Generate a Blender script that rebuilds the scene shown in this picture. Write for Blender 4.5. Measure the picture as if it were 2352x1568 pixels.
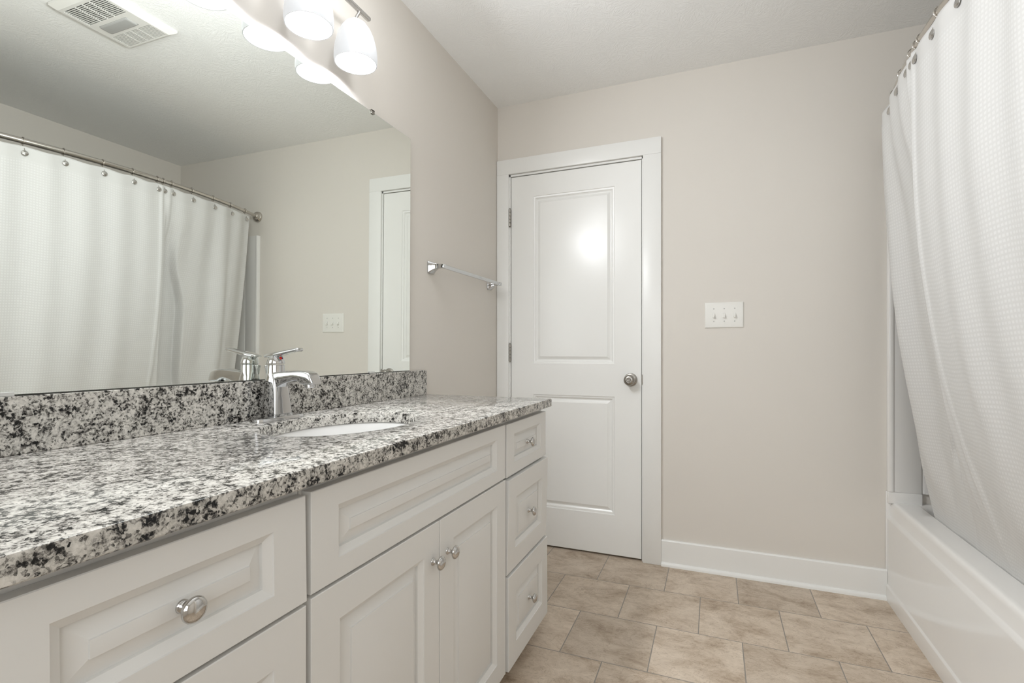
import bpy, bmesh, math, random
from mathutils import Vector, Matrix

for o in list(bpy.data.objects):
    bpy.data.objects.remove(o, do_unlink=True)
S = bpy.context.scene
COL = S.collection
R = math.radians
rng = random.Random(7)

# ------------------------------------------------------------------ camera
cam_d = bpy.data.cameras.new('camera')
cam_d.sensor_width = 36.0
cam_d.lens = 1153.0 / 2352.0 * 36.0
cam_d.shift_y = 24.0 / 2352.0
cam_d.clip_start = 0.01
cam = bpy.data.objects.new('camera', cam_d)
COL.objects.link(cam)
cam.location = (1.139, -2.608, 1.061)
cam.rotation_euler = (R(90), 0, R(21.964))
S.camera = cam

# ------------------------------------------------------------------ world, exposure
w = bpy.data.worlds.new('world')
S.world = w
w.use_nodes = True
w.node_tree.nodes['Background'].inputs[0].default_value = (0.9, 0.92, 1.0, 1)
w.node_tree.nodes['Background'].inputs[1].default_value = 0.03
vs = S.view_settings
vs.view_transform = 'Standard'
vs.look = 'None'
vs.gamma = 1.0
vs.use_curve_mapping = False
vs.exposure = 0.04
S.cycles.max_bounces = 14
S.cycles.diffuse_bounces = 8
S.cycles.glossy_bounces = 8
S.cycles.transmission_bounces = 8
S.cycles.sample_clamp_indirect = 6.0
S.cycles.use_denoising = True
BULB_W = 165.0       # radiance of the bulbs
SHADE_W = 0.42        # radiance of the glowing opal shades
FILL_DISC_W = 4.4         # added disc light beside each shade, brightens the room
FILL_POINT_W = 1.5        # added point light off each shade, brightens the wall and ceiling
LIGHT_COL = (0.958, 0.985, 1.02)
# added fill light, standing in for daylight through an added window behind the camera
fill_d = bpy.data.lights.new('added_fill_light', 'AREA')
fill_d.shape = 'RECTANGLE'; fill_d.size = 1.56; fill_d.size_y = 1.16
fill_d.energy = 20.0
fill_d.color = (0.95, 0.98, 1.0)
fill_o = bpy.data.objects.new('added_fill_light', fill_d)
COL.objects.link(fill_o)
fill_o.location = (1.2, -3.53, 1.55)
fill_o.rotation_euler = (R(90), 0, 0)          # shines toward +y, into the room

# ------------------------------------------------------------------ materials
def newmat(name):
    m = bpy.data.materials.new(name)
    m.use_nodes = True
    nt = m.node_tree
    return m, nt, nt.nodes['Principled BSDF'], nt.nodes['Material Output']

def pmat(name, col, rough=0.5, metal=0.0, spec=0.5, coat=0.0, var=0.0, vscale=6.0, bump=0.0, bscale=200.0):
    m, nt, b, out = newmat(name)
    b.inputs['Base Color'].default_value = (*col, 1)
    b.inputs['Roughness'].default_value = rough
    b.inputs['Metallic'].default_value = metal
    b.inputs['Specular IOR Level'].default_value = spec
    b.inputs['Coat Weight'].default_value = coat
    b.inputs['Coat Roughness'].default_value = 0.05
    tc = nt.nodes.new('ShaderNodeTexCoord')
    if var > 0:
        n = nt.nodes.new('ShaderNodeTexNoise')
        n.inputs['Scale'].default_value = vscale
        n.inputs['Detail'].default_value = 4
        nt.links.new(tc.outputs['Object'], n.inputs['Vector'])
        mx = nt.nodes.new('ShaderNodeMix'); mx.data_type = 'RGBA'
        mx.inputs[6].default_value = (*[c * (1 - var) for c in col], 1)
        mx.inputs[7].default_value = (*[min(1, c * (1 + var)) for c in col], 1)
        nt.links.new(n.outputs['Fac'], mx.inputs[0])
        nt.links.new(mx.outputs[2], b.inputs['Base Color'])
    if bump > 0:
        n2 = nt.nodes.new('ShaderNodeTexNoise')
        n2.inputs['Scale'].default_value = bscale
        n2.inputs['Detail'].default_value = 3
        nt.links.new(tc.outputs['Object'], n2.inputs['Vector'])
        bp = nt.nodes.new('ShaderNodeBump')
        bp.inputs['Strength'].default_value = bump
        bp.inputs['Distance'].default_value = 0.001
        nt.links.new(n2.outputs['Fac'], bp.inputs['Height'])
        nt.links.new(bp.outputs['Normal'], b.inputs['Normal'])
    return m

def emat(name, col, strength, diffuse=0.6):
    m, nt, b, out = newmat(name)
    b.inputs['Base Color'].default_value = (diffuse, diffuse, diffuse, 1)
    b.inputs['Roughness'].default_value = 0.35
    b.inputs['Emission Color'].default_value = (*col, 1)
    b.inputs['Emission Strength'].default_value = strength
    return m

M = {}
M['wall'] = pmat('wall_paint', (0.685, 0.65, 0.600), 0.62, var=0.012, vscale=3, bump=0.12, bscale=320)
M['trim'] = pmat('white_trim_paint', (0.815, 0.815, 0.795), 0.32, var=0.01)
M['door'] = pmat('white_door_paint', (0.83, 0.83, 0.81), 0.24, var=0.01, bump=0.05, bscale=60)
M['cab'] = pmat('white_cabinet_paint', (0.735, 0.732, 0.715), 0.38, var=0.01)
M['acryl'] = pmat('white_acrylic', (0.78, 0.77, 0.75), 0.10, coat=0.5, var=0.01)
M['ceram'] = pmat('white_ceramic', (0.72, 0.715, 0.70), 0.08, coat=0.6, var=0.005)
M['plast'] = pmat('white_plastic', (0.76, 0.75, 0.71), 0.3, var=0.005)
M['fanplast'] = pmat('white_fan_plastic', (0.74, 0.73, 0.70), 0.4, var=0.005)
M['lens'] = pmat('frosted_lens', (0.42, 0.42, 0.41), 0.25, var=0.01)
M['dark'] = pmat('dark_fan_shade', (0.02, 0.02, 0.02), 0.8, var=0.02)
M['chrome'] = pmat('chrome', (0.60, 0.605, 0.61), 0.05, 1.0, var=0.01)
M['nickel'] = pmat('satin_nickel', (0.37, 0.35, 0.32), 0.27, 1.0, var=0.03, vscale=40)
M['knob'] = pmat('polished_nickel', (0.58, 0.57, 0.555), 0.10, 1.0, var=0.01)
M['rod'] = pmat('brushed_nickel', (0.60, 0.57, 0.53), 0.17, 1.0, var=0.03, vscale=60)
M['clip'] = pmat('clear_plastic_clip', (0.55, 0.55, 0.53), 0.15, var=0.01)
M['glassedge'] = pmat('mirror_edge', (0.18, 0.20, 0.18), 0.2, var=0.05)
M['grout_line'] = pmat('sealant', (0.6, 0.58, 0.55), 0.5, var=0.02)
M['red'] = pmat('red_dot', (0.55, 0.02, 0.01), 0.3, var=0.02)
M['blue'] = pmat('blue_dot', (0.02, 0.04, 0.18), 0.3, var=0.02)
M['bulb'] = emat('glowing_bulb', LIGHT_COL, BULB_W)
M['shade'] = emat('glowing_opal_glass', LIGHT_COL, SHADE_W, 0.3)
M['subfloor'] = pmat('cabinet_inside', (0.35, 0.33, 0.31), 0.7, var=0.02)

def mirror_mat():
    m, nt, b, out = newmat('silvered_glass')
    b.inputs['Base Color'].default_value = (0.90, 0.93, 0.89, 1)
    b.inputs['Metallic'].default_value = 1.0
    b.inputs['Roughness'].default_value = 0.0
    return m
M['mirror'] = mirror_mat()
def pane_mat():
    m, nt, b, out = newmat('added_window_glass')
    b.inputs['Base Color'].default_value = (0.9, 0.93, 0.92, 1); b.inputs['Roughness'].default_value = 0.02
    tr = nt.nodes.new('ShaderNodeBsdfTransparent'); mx = nt.nodes.new('ShaderNodeMixShader'); mx.inputs[0].default_value = 0.06
    nt.links.new(tr.outputs[0], mx.inputs[1]); nt.links.new(b.outputs[0], mx.inputs[2]); nt.links.new(mx.outputs[0], out.inputs['Surface'])
    return m
M['added_pane'] = pane_mat()  # glass of the added window behind the camera

def ceiling_mat():
    # crow's-foot stomped plaster: ridges fan out from scattered centres
    m, nt, b, out = newmat('stomped_ceiling')
    N, L = nt.nodes.new, nt.links.new
    b.inputs['Base Color'].default_value = (0.87, 0.872, 0.862, 1)
    b.inputs['Roughness'].default_value = 0.75
    tc = N('ShaderNodeTexCoord')
    hs = []
    for k, (sc, off) in enumerate(((5.5, 0.0), (6.5, 3.3))):
        mp = N('ShaderNodeMapping')
        mp.inputs['Location'].default_value = (off, off * 0.7, 0)
        L(tc.outputs['Object'], mp.inputs['Vector'])
        wn = N('ShaderNodeTexNoise'); wn.inputs['Scale'].default_value = 5; wn.inputs['Detail'].default_value = 2
        L(mp.outputs['Vector'], wn.inputs['Vector'])
        va = N('ShaderNodeVectorMath'); va.operation = 'MULTIPLY_ADD'
        va.inputs[1].default_value = (0.07, 0.07, 0.0)
        L(wn.outputs['Color'], va.inputs[0]); L(mp.outputs['Vector'], va.inputs[2])
        vo = N('ShaderNodeTexVoronoi'); vo.voronoi_dimensions = '2D'
        vo.inputs['Scale'].default_value = sc
        L(va.outputs['Vector'], vo.inputs['Vector'])
        sub = N('ShaderNodeVectorMath'); sub.operation = 'SUBTRACT'
        L(va.outputs['Vector'], sub.inputs[0]); L(vo.outputs['Position'], sub.inputs[1])
        sx = N('ShaderNodeSeparateXYZ'); L(sub.outputs['Vector'], sx.inputs[0])
        at = N('ShaderNodeMath'); at.operation = 'ARCTAN2'
        L(sx.outputs['Y'], at.inputs[0]); L(sx.outputs['X'], at.inputs[1])
        cb = N('ShaderNodeCombineXYZ')
        am = N('ShaderNodeMath'); am.operation = 'MULTIPLY'; am.inputs[1].default_value = 13.0
        L(at.outputs[0], am.inputs[0]); L(am.outputs[0], cb.inputs['X'])
        dm = N('ShaderNodeMath'); dm.operation = 'MULTIPLY'; dm.inputs[1].default_value = 5.5
        L(vo.outputs['Distance'], dm.inputs[0]); L(dm.outputs[0], cb.inputs['Y'])
        rz = N('ShaderNodeSeparateColor'); L(vo.outputs['Color'], rz.inputs[0])
        rm = N('ShaderNodeMath'); rm.operation = 'MULTIPLY'; rm.inputs[1].default_value = 50.0
        L(rz.outputs[0], rm.inputs[0]); L(rm.outputs[0], cb.inputs['Z'])
        n = N('ShaderNodeTexNoise'); n.inputs['Scale'].default_value = 1.0; n.inputs['Detail'].default_value = 2.0
        L(cb.outputs[0], n.inputs['Vector'])
        rp = N('ShaderNodeValToRGB')
        rp.color_ramp.elements[0].position = 0.47; rp.color_ramp.elements[1].position = 0.62
        L(n.outputs['Fac'], rp.inputs[0])
        hs.append(rp.outputs[0])
    mx = N('ShaderNodeMath'); mx.operation = 'MAXIMUM'
    L(hs[0], mx.inputs[0]); L(hs[1], mx.inputs[1])
    fine = N('ShaderNodeTexNoise'); fine.inputs['Scale'].default_value = 90
    L(tc.outputs['Object'], fine.inputs['Vector'])
    ad = N('ShaderNodeMath'); ad.operation = 'MULTIPLY_ADD'; ad.inputs[1].default_value = 0.35
    L(fine.outputs['Fac'], ad.inputs[0]); L(mx.outputs[0], ad.inputs[2])
    bp = N('ShaderNodeBump'); bp.inputs['Strength'].default_value = 0.26; bp.inputs['Distance'].default_value = 0.003
    L(ad.outputs[0], bp.inputs['Height']); L(bp.outputs['Normal'], b.inputs['Normal'])
    return m
M['ceil'] = ceiling_mat()

def granite_mat():
    m, nt, b, out = newmat('speckled_granite')
    N, L = nt.nodes.new, nt.links.new
    tc = N('ShaderNodeTexCoord')
    wn = N('ShaderNodeTexNoise'); wn.inputs['Scale'].default_value = 70; wn.inputs['Detail'].default_value = 3
    L(tc.outputs['Object'], wn.inputs['Vector'])
    va = N('ShaderNodeVectorMath'); va.operation = 'MULTIPLY_ADD'
    va.inputs[1].default_value = (0.012, 0.012, 0.012)
    L(wn.outputs['Color'], va.inputs[0]); L(tc.outputs['Object'], va.inputs[2])
    # grains: each crystal its own tone
    v1 = N('ShaderNodeTexVoronoi'); v1.inputs['Scale'].default_value = 240
    L(va.outputs['Vector'], v1.inputs['Vector'])
    s1 = N('ShaderNodeSeparateColor'); L(v1.outputs['Color'], s1.inputs[0])
    big = N('ShaderNodeTexNoise'); big.inputs['Scale'].default_value = 52; big.inputs['Detail'].default_value = 8
    big.inputs['Roughness'].default_value = 0.74
    L(tc.outputs['Object'], big.inputs['Vector'])
    ad = N('ShaderNodeMath'); ad.operation = 'MULTIPLY_ADD'; ad.inputs[1].default_value = 0.18
    L(s1.outputs[0], ad.inputs[0])
    cl = N('ShaderNodeTexNoise'); cl.inputs['Scale'].default_value = 15; cl.inputs['Detail'].default_value = 2
    L(tc.outputs['Object'], cl.inputs['Vector'])
    cm_ = N('ShaderNodeMath'); cm_.operation = 'MULTIPLY_ADD'; cm_.inputs[1].default_value = 0.22
    L(cl.outputs['Fac'], cm_.inputs[0])
    of = N('ShaderNodeMath'); of.operation = 'SUBTRACT'; of.inputs[1].default_value = 0.11
    L(big.outputs['Fac'], of.inputs[0]); L(of.outputs[0], cm_.inputs[2]); L(cm_.outputs[0], ad.inputs[2])
    rp = N('ShaderNodeValToRGB'); cr = rp.color_ramp
    cr.elements[0].position = 0.45; cr.elements[0].color = (0.006, 0.006, 0.006, 1)
    cr.elements[1].position = 0.79; cr.elements[1].color = (0.68, 0.655, 0.61, 1)
    for p, c in ((0.480, (0.022, 0.022, 0.021)), (0.500, (0.10, 0.094, 0.086)), (0.545, (0.27, 0.257, 0.235)), (0.580, (0.42, 0.403, 0.37)), (0.66, (0.56, 0.54, 0.50))):
        e = cr.elements.new(p); e.color = (*c, 1)
    L(ad.outputs[0], rp.inputs[0])
    # small pepper specks
    v2 = N('ShaderNodeTexVoronoi'); v2.inputs['Scale'].default_value = 330
    L(va.outputs['Vector'], v2.inputs['Vector'])
    s2 = N('ShaderNodeSeparateColor'); L(v2.outputs['Color'], s2.inputs[0])
    r2 = N('ShaderNodeValToRGB')
    r2.color_ramp.elements[0].position = 0.07; r2.color_ramp.elements[0].color = (0.10, 0.10, 0.095, 1)
    r2.color_ramp.elements[1].position = 0.14; r2.color_ramp.elements[1].color = (1, 1, 1, 1)
    L(s2.outputs[1], r2.inputs[0])
    mu = N('ShaderNodeMix'); mu.data_type = 'RGBA'; mu.blend_type = 'MULTIPLY'; mu.inputs[0].default_value = 0.8
    L(rp.outputs[0], mu.inputs[6]); L(r2.outputs[0], mu.inputs[7])
    L(mu.outputs[2], b.inputs['Base Color'])
    b.inputs['Roughness'].default_value = 0.14
    b.inputs['Specular IOR Level'].default_value = 0.34
    return m
M['granite'] = granite_mat()

TW, TH = 0.3015, 0.3035
def tile_mat():
    m, nt, b, out = newmat('slate_look_tile')
    N, L = nt.nodes.new, nt.links.new
    tc = N('ShaderNodeTexCoord')
    mp = N('ShaderNodeMapping')
    mp.inputs['Location'].default_value = (0.1235, 0.29, 0)
    L(tc.outputs['Object'], mp.inputs['Vector'])
    br = N('ShaderNodeTexBrick')
    br.offset = 0.5; br.offset_frequency = 2; br.squash = 1.0
    br.inputs['Scale'].default_value = 1.0
    br.inputs['Brick Width'].default_value = TW
    br.inputs['Row Height'].default_value = TH
    br.inputs['Mortar Size'].default_value = 0.0019
    br.inputs['Mortar Smooth'].default_value = 0.1
    br.inputs['Color1'].default_value = (0, 0, 0, 1)
    br.inputs['Color2'].default_value = (1, 1, 1, 1)
    br.inputs['Mortar'].default_value = (0.5, 0.5, 0.5, 1)
    L(mp.outputs['Vector'], br.inputs['Vector'])
    # each tile shifts the stone pattern
    sh = N('ShaderNodeVectorMath'); sh.operation = 'MULTIPLY_ADD'
    sh.inputs[1].default_value = (3.1, 1.7, 5.3)
    L(br.outputs['Color'], sh.inputs[0]); L(tc.outputs['Object'], sh.inputs[2])
    mp2 = N('ShaderNodeMapping'); mp2.inputs['Scale'].default_value = (1.0, 1.45, 1.0); mp2.inputs['Rotation'].default_value = (0, 0, R(14))
    L(sh.outputs['Vector'], mp2.inputs['Vector'])
    n1 = N('ShaderNodeTexNoise'); n1.inputs['Scale'].default_value = 6.5; n1.inputs['Detail'].default_value = 9; n1.inputs['Roughness'].default_value = 0.76
    n1.inputs['Distortion'].default_value = 0.35
    L(mp2.outputs['Vector'], n1.inputs['Vector'])
    rp = N('ShaderNodeValToRGB'); cr = rp.color_ramp
    cr.elements[0].position = 0.28; cr.elements[0].color = (0.255, 0.185, 0.125, 1)
    cr.elements[1].position = 0.72; cr.elements[1].color = (0.68, 0.585, 0.48, 1)
    for p, c in ((0.41, (0.43, 0.343, 0.257)), (0.52, (0.55, 0.46, 0.365))):
        e = cr.elements.new(p); e.color = (*c, 1)
    L(n1.outputs['Fac'], rp.inputs[0])
    # thin dark crackle
    n2 = N('ShaderNodeTexNoise'); n2.inputs['Scale'].default_value = 22; n2.inputs['Detail'].default_value = 6; n2.inputs['Distortion'].default_value = 1.4
    L(mp2.outputs['Vector'], n2.inputs['Vector'])
    r2 = N('ShaderNodeValToRGB'); c2 = r2.color_ramp
    c2.elements[0].position = 0.49; c2.elements[0].color = (1, 1, 1, 1)
    c2.elements[1].position = 0.53; c2.elements[1].color = (1, 1, 1, 1)
    e = c2.elements.new(0.51); e.color = (0.70, 0.66, 0.62, 1)
    L(n2.outputs['Fac'], r2.inputs[0])
    mu = N('ShaderNodeMix'); mu.data_type = 'RGBA'; mu.blend_type = 'MULTIPLY'; mu.inputs[0].default_value = 0.8
    L(rp.outputs[0], mu.inputs[6]); L(r2.outputs[0], mu.inputs[7])
    hv = N('ShaderNodeHueSaturation'); 
    vr = N('ShaderNodeMapRange'); vr.inputs[3].default_value = 0.93; vr.inputs[4].default_value = 1.09
    sc = N('ShaderNodeSeparateColor'); L(br.outputs['Color'], sc.inputs[0])
    L(sc.outputs[0], vr.inputs[0]); L(vr.outputs[0], hv.inputs['Value'])
    L(mu.outputs[2], hv.inputs['Color'])
    gm = N('ShaderNodeMix'); gm.data_type = 'RGBA'
    gm.inputs[7].default_value = (0.255, 0.234, 0.206, 1)
    L(br.outputs['Fac'], gm.inputs[0]); L(hv.outputs['Color'], gm.inputs[6])
    L(gm.outputs[2], b.inputs['Base Color'])
    b.inputs['Roughness'].default_value = 0.46
    inv = N('ShaderNodeMath'); inv.operation = 'SUBTRACT'; inv.inputs[0].default_value = 1.0
    L(br.outputs['Fac'], inv.inputs[1])
    hh = N('ShaderNodeMath'); hh.operation = 'MULTIPLY_ADD'; hh.inputs[1].default_value = 0.25
    L(n1.outputs['Fac'], hh.inputs[0]); L(inv.outputs[0], hh.inputs[2])
    bp = N('ShaderNodeBump'); bp.inputs['Strength'].default_value = 0.4; bp.inputs['Distance'].default_value = 0.003
    L(hh.outputs[0], bp.inputs['Height']); L(bp.outputs['Normal'], b.inputs['Normal'])
    return m
M['tile'] = tile_mat()

def curtain_mat():
    # waffle weave driven by the cloth's own UV (metres)
    m, nt, b, out = newmat('waffle_weave_cotton')
    N, L = nt.nodes.new, nt.links.new
    uv = N('ShaderNodeUVMap'); uv.uv_map = 'cloth'
    sx = N('ShaderNodeSeparateXYZ'); L(uv.outputs['UV'], sx.inputs[0])
    def wave(sock, per, ph=0.0):
        mu = N('ShaderNodeMath'); mu.operation = 'MULTIPLY_ADD'; mu.inputs[1].default_value = 2 * math.pi / per; mu.inputs[2].default_value = ph
        L(sock, mu.inputs[0])
        s = N('ShaderNodeMath'); s.operation = 'SINE'; L(mu.outputs[0], s.inputs[0])
        return s.outputs[0]
    a = wave(sx.outputs['X'], 0.0100); c = wave(sx.outputs['Y'], 0.0118)
    # short raised floats in rows and columns
    def step(sock, lo, hi):
        q = N('ShaderNodeMapRange'); q.interpolation_type = 'SMOOTHSTEP'; q.inputs[1].default_value = lo; q.inputs[2].default_value = hi
        L(sock, q.inputs[0]); return q.outputs[0]
    mr = N('ShaderNodeMath'); mr.operation = 'MULTIPLY'
    L(step(a, -1.0, 0.2), mr.inputs[0]); L(step(c, -0.95, 0.75), mr.inputs[1])
    # plain hem at the very top
    hm = N('ShaderNodeMapRange'); hm.inputs[1].default_value = 1.885; hm.inputs[2].default_value = 1.895; hm.inputs[3].default_value = 1.0; hm.inputs[4].default_value = 0.0
    L(sx.outputs['Y'], hm.inputs[0])
    hx = N('ShaderNodeMath'); hx.operation = 'MULTIPLY'; L(mr.outputs[0], hx.inputs[0]); L(hm.outputs[0], hx.inputs[1])
    nz = N('ShaderNodeTexNoise'); nz.inputs['Scale'].default_value = 420; L(uv.outputs['UV'], nz.inputs['Vector'])
    ad = N('ShaderNodeMath'); ad.operation = 'MULTIPLY_ADD'; ad.inputs[1].default_value = 0.18
    L(nz.outputs['Fac'], ad.inputs[0]); L(hx.outputs[0], ad.inputs[2])
    bp = N('ShaderNodeBump'); bp.inputs['Strength'].default_value = 0.26; bp.inputs['Distance'].default_value = 0.0012
    L(ad.outputs[0], bp.inputs['Height'])
    cm = N('ShaderNodeMix'); cm.data_type = 'RGBA'
    cm.inputs[6].default_value = (0.685, 0.68, 0.665, 1); cm.inputs[7].default_value = (0.755, 0.752, 0.74, 1)
    L(hx.outputs[0], cm.inputs[0])
    b.inputs['Roughness'].default_value = 0.75
    b.inputs['Sheen Weight'].default_value = 0.15
    L(cm.outputs[2], b.inputs['Base Color']); L(bp.outputs['Normal'], b.inputs['Normal'])
    tr = N('ShaderNodeBsdfTranslucent'); tr.inputs['Color'].default_value = (0.8, 0.78, 0.74, 1)
    mx = N('ShaderNodeMixShader'); mx.inputs[0].default_value = 0.16
    L(b.outputs[0], mx.inputs[1]); L(tr.outputs[0], mx.inputs[2]); L(mx.outputs[0], out.inputs['Surface'])
    return m
M['cloth'] = curtain_mat()

# ------------------------------------------------------------------ object helpers
WORLD = {}
def wl(o):
    return WORLD.get(o.name, Vector((0, 0, 0)))

def tag(o, label=None, cat=None, group=None, kind=None):
    if label: o['label'] = label
    if cat: o['category'] = cat
    if group: o['group'] = group
    if kind: o['kind'] = kind
    return o

def thing(name, label, cat, loc=(0, 0, 0), group=None):
    o = bpy.data.objects.new(name, None)
    o.empty_display_size = 0.05
    COL.objects.link(o)
    o.location = loc
    WORLD[o.name] = Vector(loc)
    return tag(o, label, cat, group)

def obj(name, bm, mat, parent=None, smooth=30, origin=None):
    """bm is in world coordinates; a child's origin sits at its parent's."""
    bmesh.ops.remove_doubles(bm, verts=bm.verts, dist=1e-6)
    bmesh.ops.recalc_face_normals(bm, faces=bm.faces)
    me = bpy.data.meshes.new(name)
    loc = Vector(origin) if origin is not None else (wl(parent) if parent else Vector((0, 0, 0)))
    bmesh.ops.translate(bm, verts=bm.verts, vec=-loc)
    bm.to_mesh(me); bm.free()
    for mm in (mat if isinstance(mat, (list, tuple)) else [mat]):
        me.materials.append(mm)
    if smooth:
        for p in me.polygons: p.use_smooth = True
        me.set_sharp_from_angle(angle=R(smooth))
    o = bpy.data.objects.new(name, me)
    COL.objects.link(o)
    if parent:
        o.parent = parent
        o.location = loc - wl(parent)
    else:
        o.location = loc
    WORLD[o.name] = loc
    return o

def struct(name, bm, mat, label, cat, smooth=30):
    return tag(obj(name, bm, mat, None, smooth), label, cat, None, 'structure')

def copy_tree(o, delta, parent=None):
    c = o.copy(); COL.objects.link(c)
    if parent: c.parent = parent
    else:
        c.location = Vector(o.location) + Vector(delta)
    for ch in [k for k in bpy.data.objects if k.parent == o]:
        copy_tree(ch, delta, c)
    return c

def NB(): return bmesh.new()

def box(bm, x0, x1, y0, y1, z0, z1, bev=0.0, seg=2):
    vs_ = [bm.verts.new((x, y, z)) for x in (x0, x1) for y in (y0, y1) for z in (z0, z1)]
    idx = ((0, 1, 3, 2), (4, 6, 7, 5), (0, 4, 5, 1), (2, 3, 7, 6), (0, 2, 6, 4), (1, 5, 7, 3))
    fs = [bm.faces.new([vs_[i] for i in f]) for f in idx]
    if bev > 0:
        es = {e for f in fs for e in f.edges}
        bmesh.ops.bevel(bm, geom=list(es), offset=bev, segments=seg, profile=0.5, affect='EDGES')

def boxmesh(*a, **k):
    bm = NB(); box(bm, *a, **k); return bm

def loft(bm, loops, close0=True, close1=True, closed=True):
    rings = [[bm.verts.new(p) for p in lp] for lp in loops]
    n = len(rings[0])
    for a, b in zip(rings[:-1], rings[1:]):
        for i in range(n if closed else n - 1):
            j = (i + 1) % n
            bm.faces.new((a[i], a[j], b[j], b[i]))
    if close0: bm.faces.new(rings[0][::-1])
    if close1: bm.faces.new(rings[-1])
    return rings

def frame_axes(d):
    d = Vector(d).normalized()
    up = Vector((0, 0, 1)) if abs(d.z) < 0.9 else Vector((1, 0, 0))
    a = d.cross(up).normalized(); b = a.cross(d).normalized()
    return d, a, b

def lathe(bm, base, axis, prof, n=32, close0=True, close1=True):
    """prof: (radius, distance along axis)"""
    d, a, b = frame_axes(axis); base = Vector(base)
    loops = []
    for r, h in prof:
        r = max(r, 1e-5)
        loops.append([base + d * h + (a * math.cos(t) + b * math.sin(t)) * r for t in [2 * math.pi * i / n for i in range(n)]])
    loft(bm, loops, close0, close1)

def tube(bm, pts, r, n=14, caps=True):
    pts = [Vector(p) for p in pts]
    loops = []; prev = None
    for i, p in enumerate(pts):
        d = (pts[min(i + 1, len(pts) - 1)] - pts[max(i - 1, 0)]).normalized()
        if prev is None: _, a, b = frame_axes(d)
        else:
            a = (prev - d * prev.dot(d)).normalized(); b = a.cross(d).normalized()
        prev = a
        rr = r[i] if isinstance(r, (list, tuple)) else r
        loops.append([p + (a * math.cos(t) + b * math.sin(t)) * rr for t in [2 * math.pi * k / n for k in range(n)]])
    loft(bm, loops, caps, caps)

def torus(bm, c, axis, Rr, r, n=28, k=10):
    d, a, b = frame_axes(axis); c = Vector(c)
    rings = []
    for i in range(n):
        t = 2 * math.pi * i / n
        rad = a * math.cos(t) + b * math.sin(t)
        rings.append([bm.verts.new(c + rad * (Rr + r * math.cos(u)) + d * r * math.sin(u)) for u in [2 * math.pi * j / k for j in range(k)]])
    for i in range(n):
        for j in range(k):
            bm.faces.new((rings[i][j], rings[(i + 1) % n][j], rings[(i + 1) % n][(j + 1) % k], rings[i][(j + 1) % k]))

def prism(bm, prof, mapf, t0, t1):
    """closed 2-D profile extruded; mapf(u, v, t) -> point"""
    loft(bm, [[mapf(u, v, t0) for u, v in prof], [mapf(u, v, t1) for u, v in prof]])

def rrect(hx, hy, r, k=5):
    pts = []
    for cx, cy, a0 in ((hx - r, hy - r, 0), (-hx + r, hy - r, 90), (-hx + r, -hy + r, 180), (hx - r, -hy + r, 270)):
        for i in range(k + 1):
            t = R(a0 + 90.0 * i / k)
            pts.append((cx + r * math.cos(t), cy + r * math.sin(t)))
    return pts

def panelled(bm, a0, a1, b0, b1, panels, prof, mapf, thick, edge=0.0015):
    """A board (stiles and rails) with moulded panels let into its face.
    panels: list of (pa0, pa1, pb0, pb1); prof: [(inset, depth)...] from the panel's rim inwards."""
    def q(a, b, c, d, dep=(0, 0, 0, 0)):
        bm.faces.new([bm.verts.new(mapf(*p, dd)) for p, dd in zip((a, b, c, d), dep)])
    e = edge
    A0, A1, B0, B1 = a0 + e, a1 - e, b0 + e, b1 - e
    ps = sorted(panels, key=lambda p: p[2])
    pa0, pa1 = ps[0][0], ps[0][1]
    zs = [B0]
    for p in ps: zs += [p[2], p[3]]
    zs.append(B1)
    for i in range(len(zs) - 1):
        lo, hi = zs[i], zs[i + 1]
        q((A0, lo), (pa0, lo), (pa0, hi), (A0, hi))
        q((pa1, lo), (A1, lo), (A1, hi), (pa1, hi))
        if i % 2 == 0:
            q((pa0, lo), (pa1, lo), (pa1, hi), (pa0, hi))
    # eased edge and sides
    def rect(x0, x1, y0, y1, d): return [mapf(p[0], p[1], d) for p in ((x0, y0), (x1, y0), (x1, y1), (x0, y1))]
    loft(bm, [rect(A0, A1, B0, B1, 0), rect(a0, a1, b0, b1, e), rect(a0, a1, b0, b1, thick)], False, True)
    for p in ps:
        loops = []
        for ins, dep in prof:
            loops.append([mapf(c[0], c[1], dep) for c in ((p[0] + ins, p[2] + ins), (p[1] - ins, p[2] + ins), (p[1] - ins, p[3] - ins), (p[0] + ins, p[3] - ins))])
        loft(bm, loops, False, True)

# ------------------------------------------------------------------ the room
RX, RY, H = 2.64, -3.45, 2.44
ALC = -1.66                       # far end of the tub alcove (nearest the camera)
bm = NB(); box(bm, -0.1, RX + 0.1, RY - 0.1, 0.12, -0.1, 0.0)
struct('floor', bm, M['tile'], 'beige slate look floor tiles in a running bond with grey grout', 'floor')
bm = NB(); box(bm, -0.1, RX + 0.1, RY - 0.1, 0.12, H, H + 0.1)
struct('ceiling', bm, M['ceil'], 'white ceiling with crow foot stomped plaster texture', 'ceiling')
bm = NB(); box(bm, -0.1, 0.0, RY - 0.1, 0.12, 0, H)
struct('wall_left', bm, M['wall'], 'greige painted wall behind the vanity and mirror', 'wall')
bm = NB()
box(bm, 0.0, 0.068, 0.0, 0.12, 0, H); box(bm, 0.810, RX, 0.0, 0.12, 0, H); box(bm, 0.068, 0.810, 0.0, 0.12, 2.050, H)
struct('wall_back', bm, M['wall'], 'greige painted wall around the white door and light switch', 'wall')
bm = NB(); box(bm, RX, RX + 0.1, RY - 0.1, 0.12, 0, H)
struct('wall_right', bm, M['wall'], 'greige painted wall behind the bathtub, seen in the mirror', 'wall')
bm = NB()
WX0, WX1, WZ0, WZ1 = 0.40, 2.00, 0.95, 2.15
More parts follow.
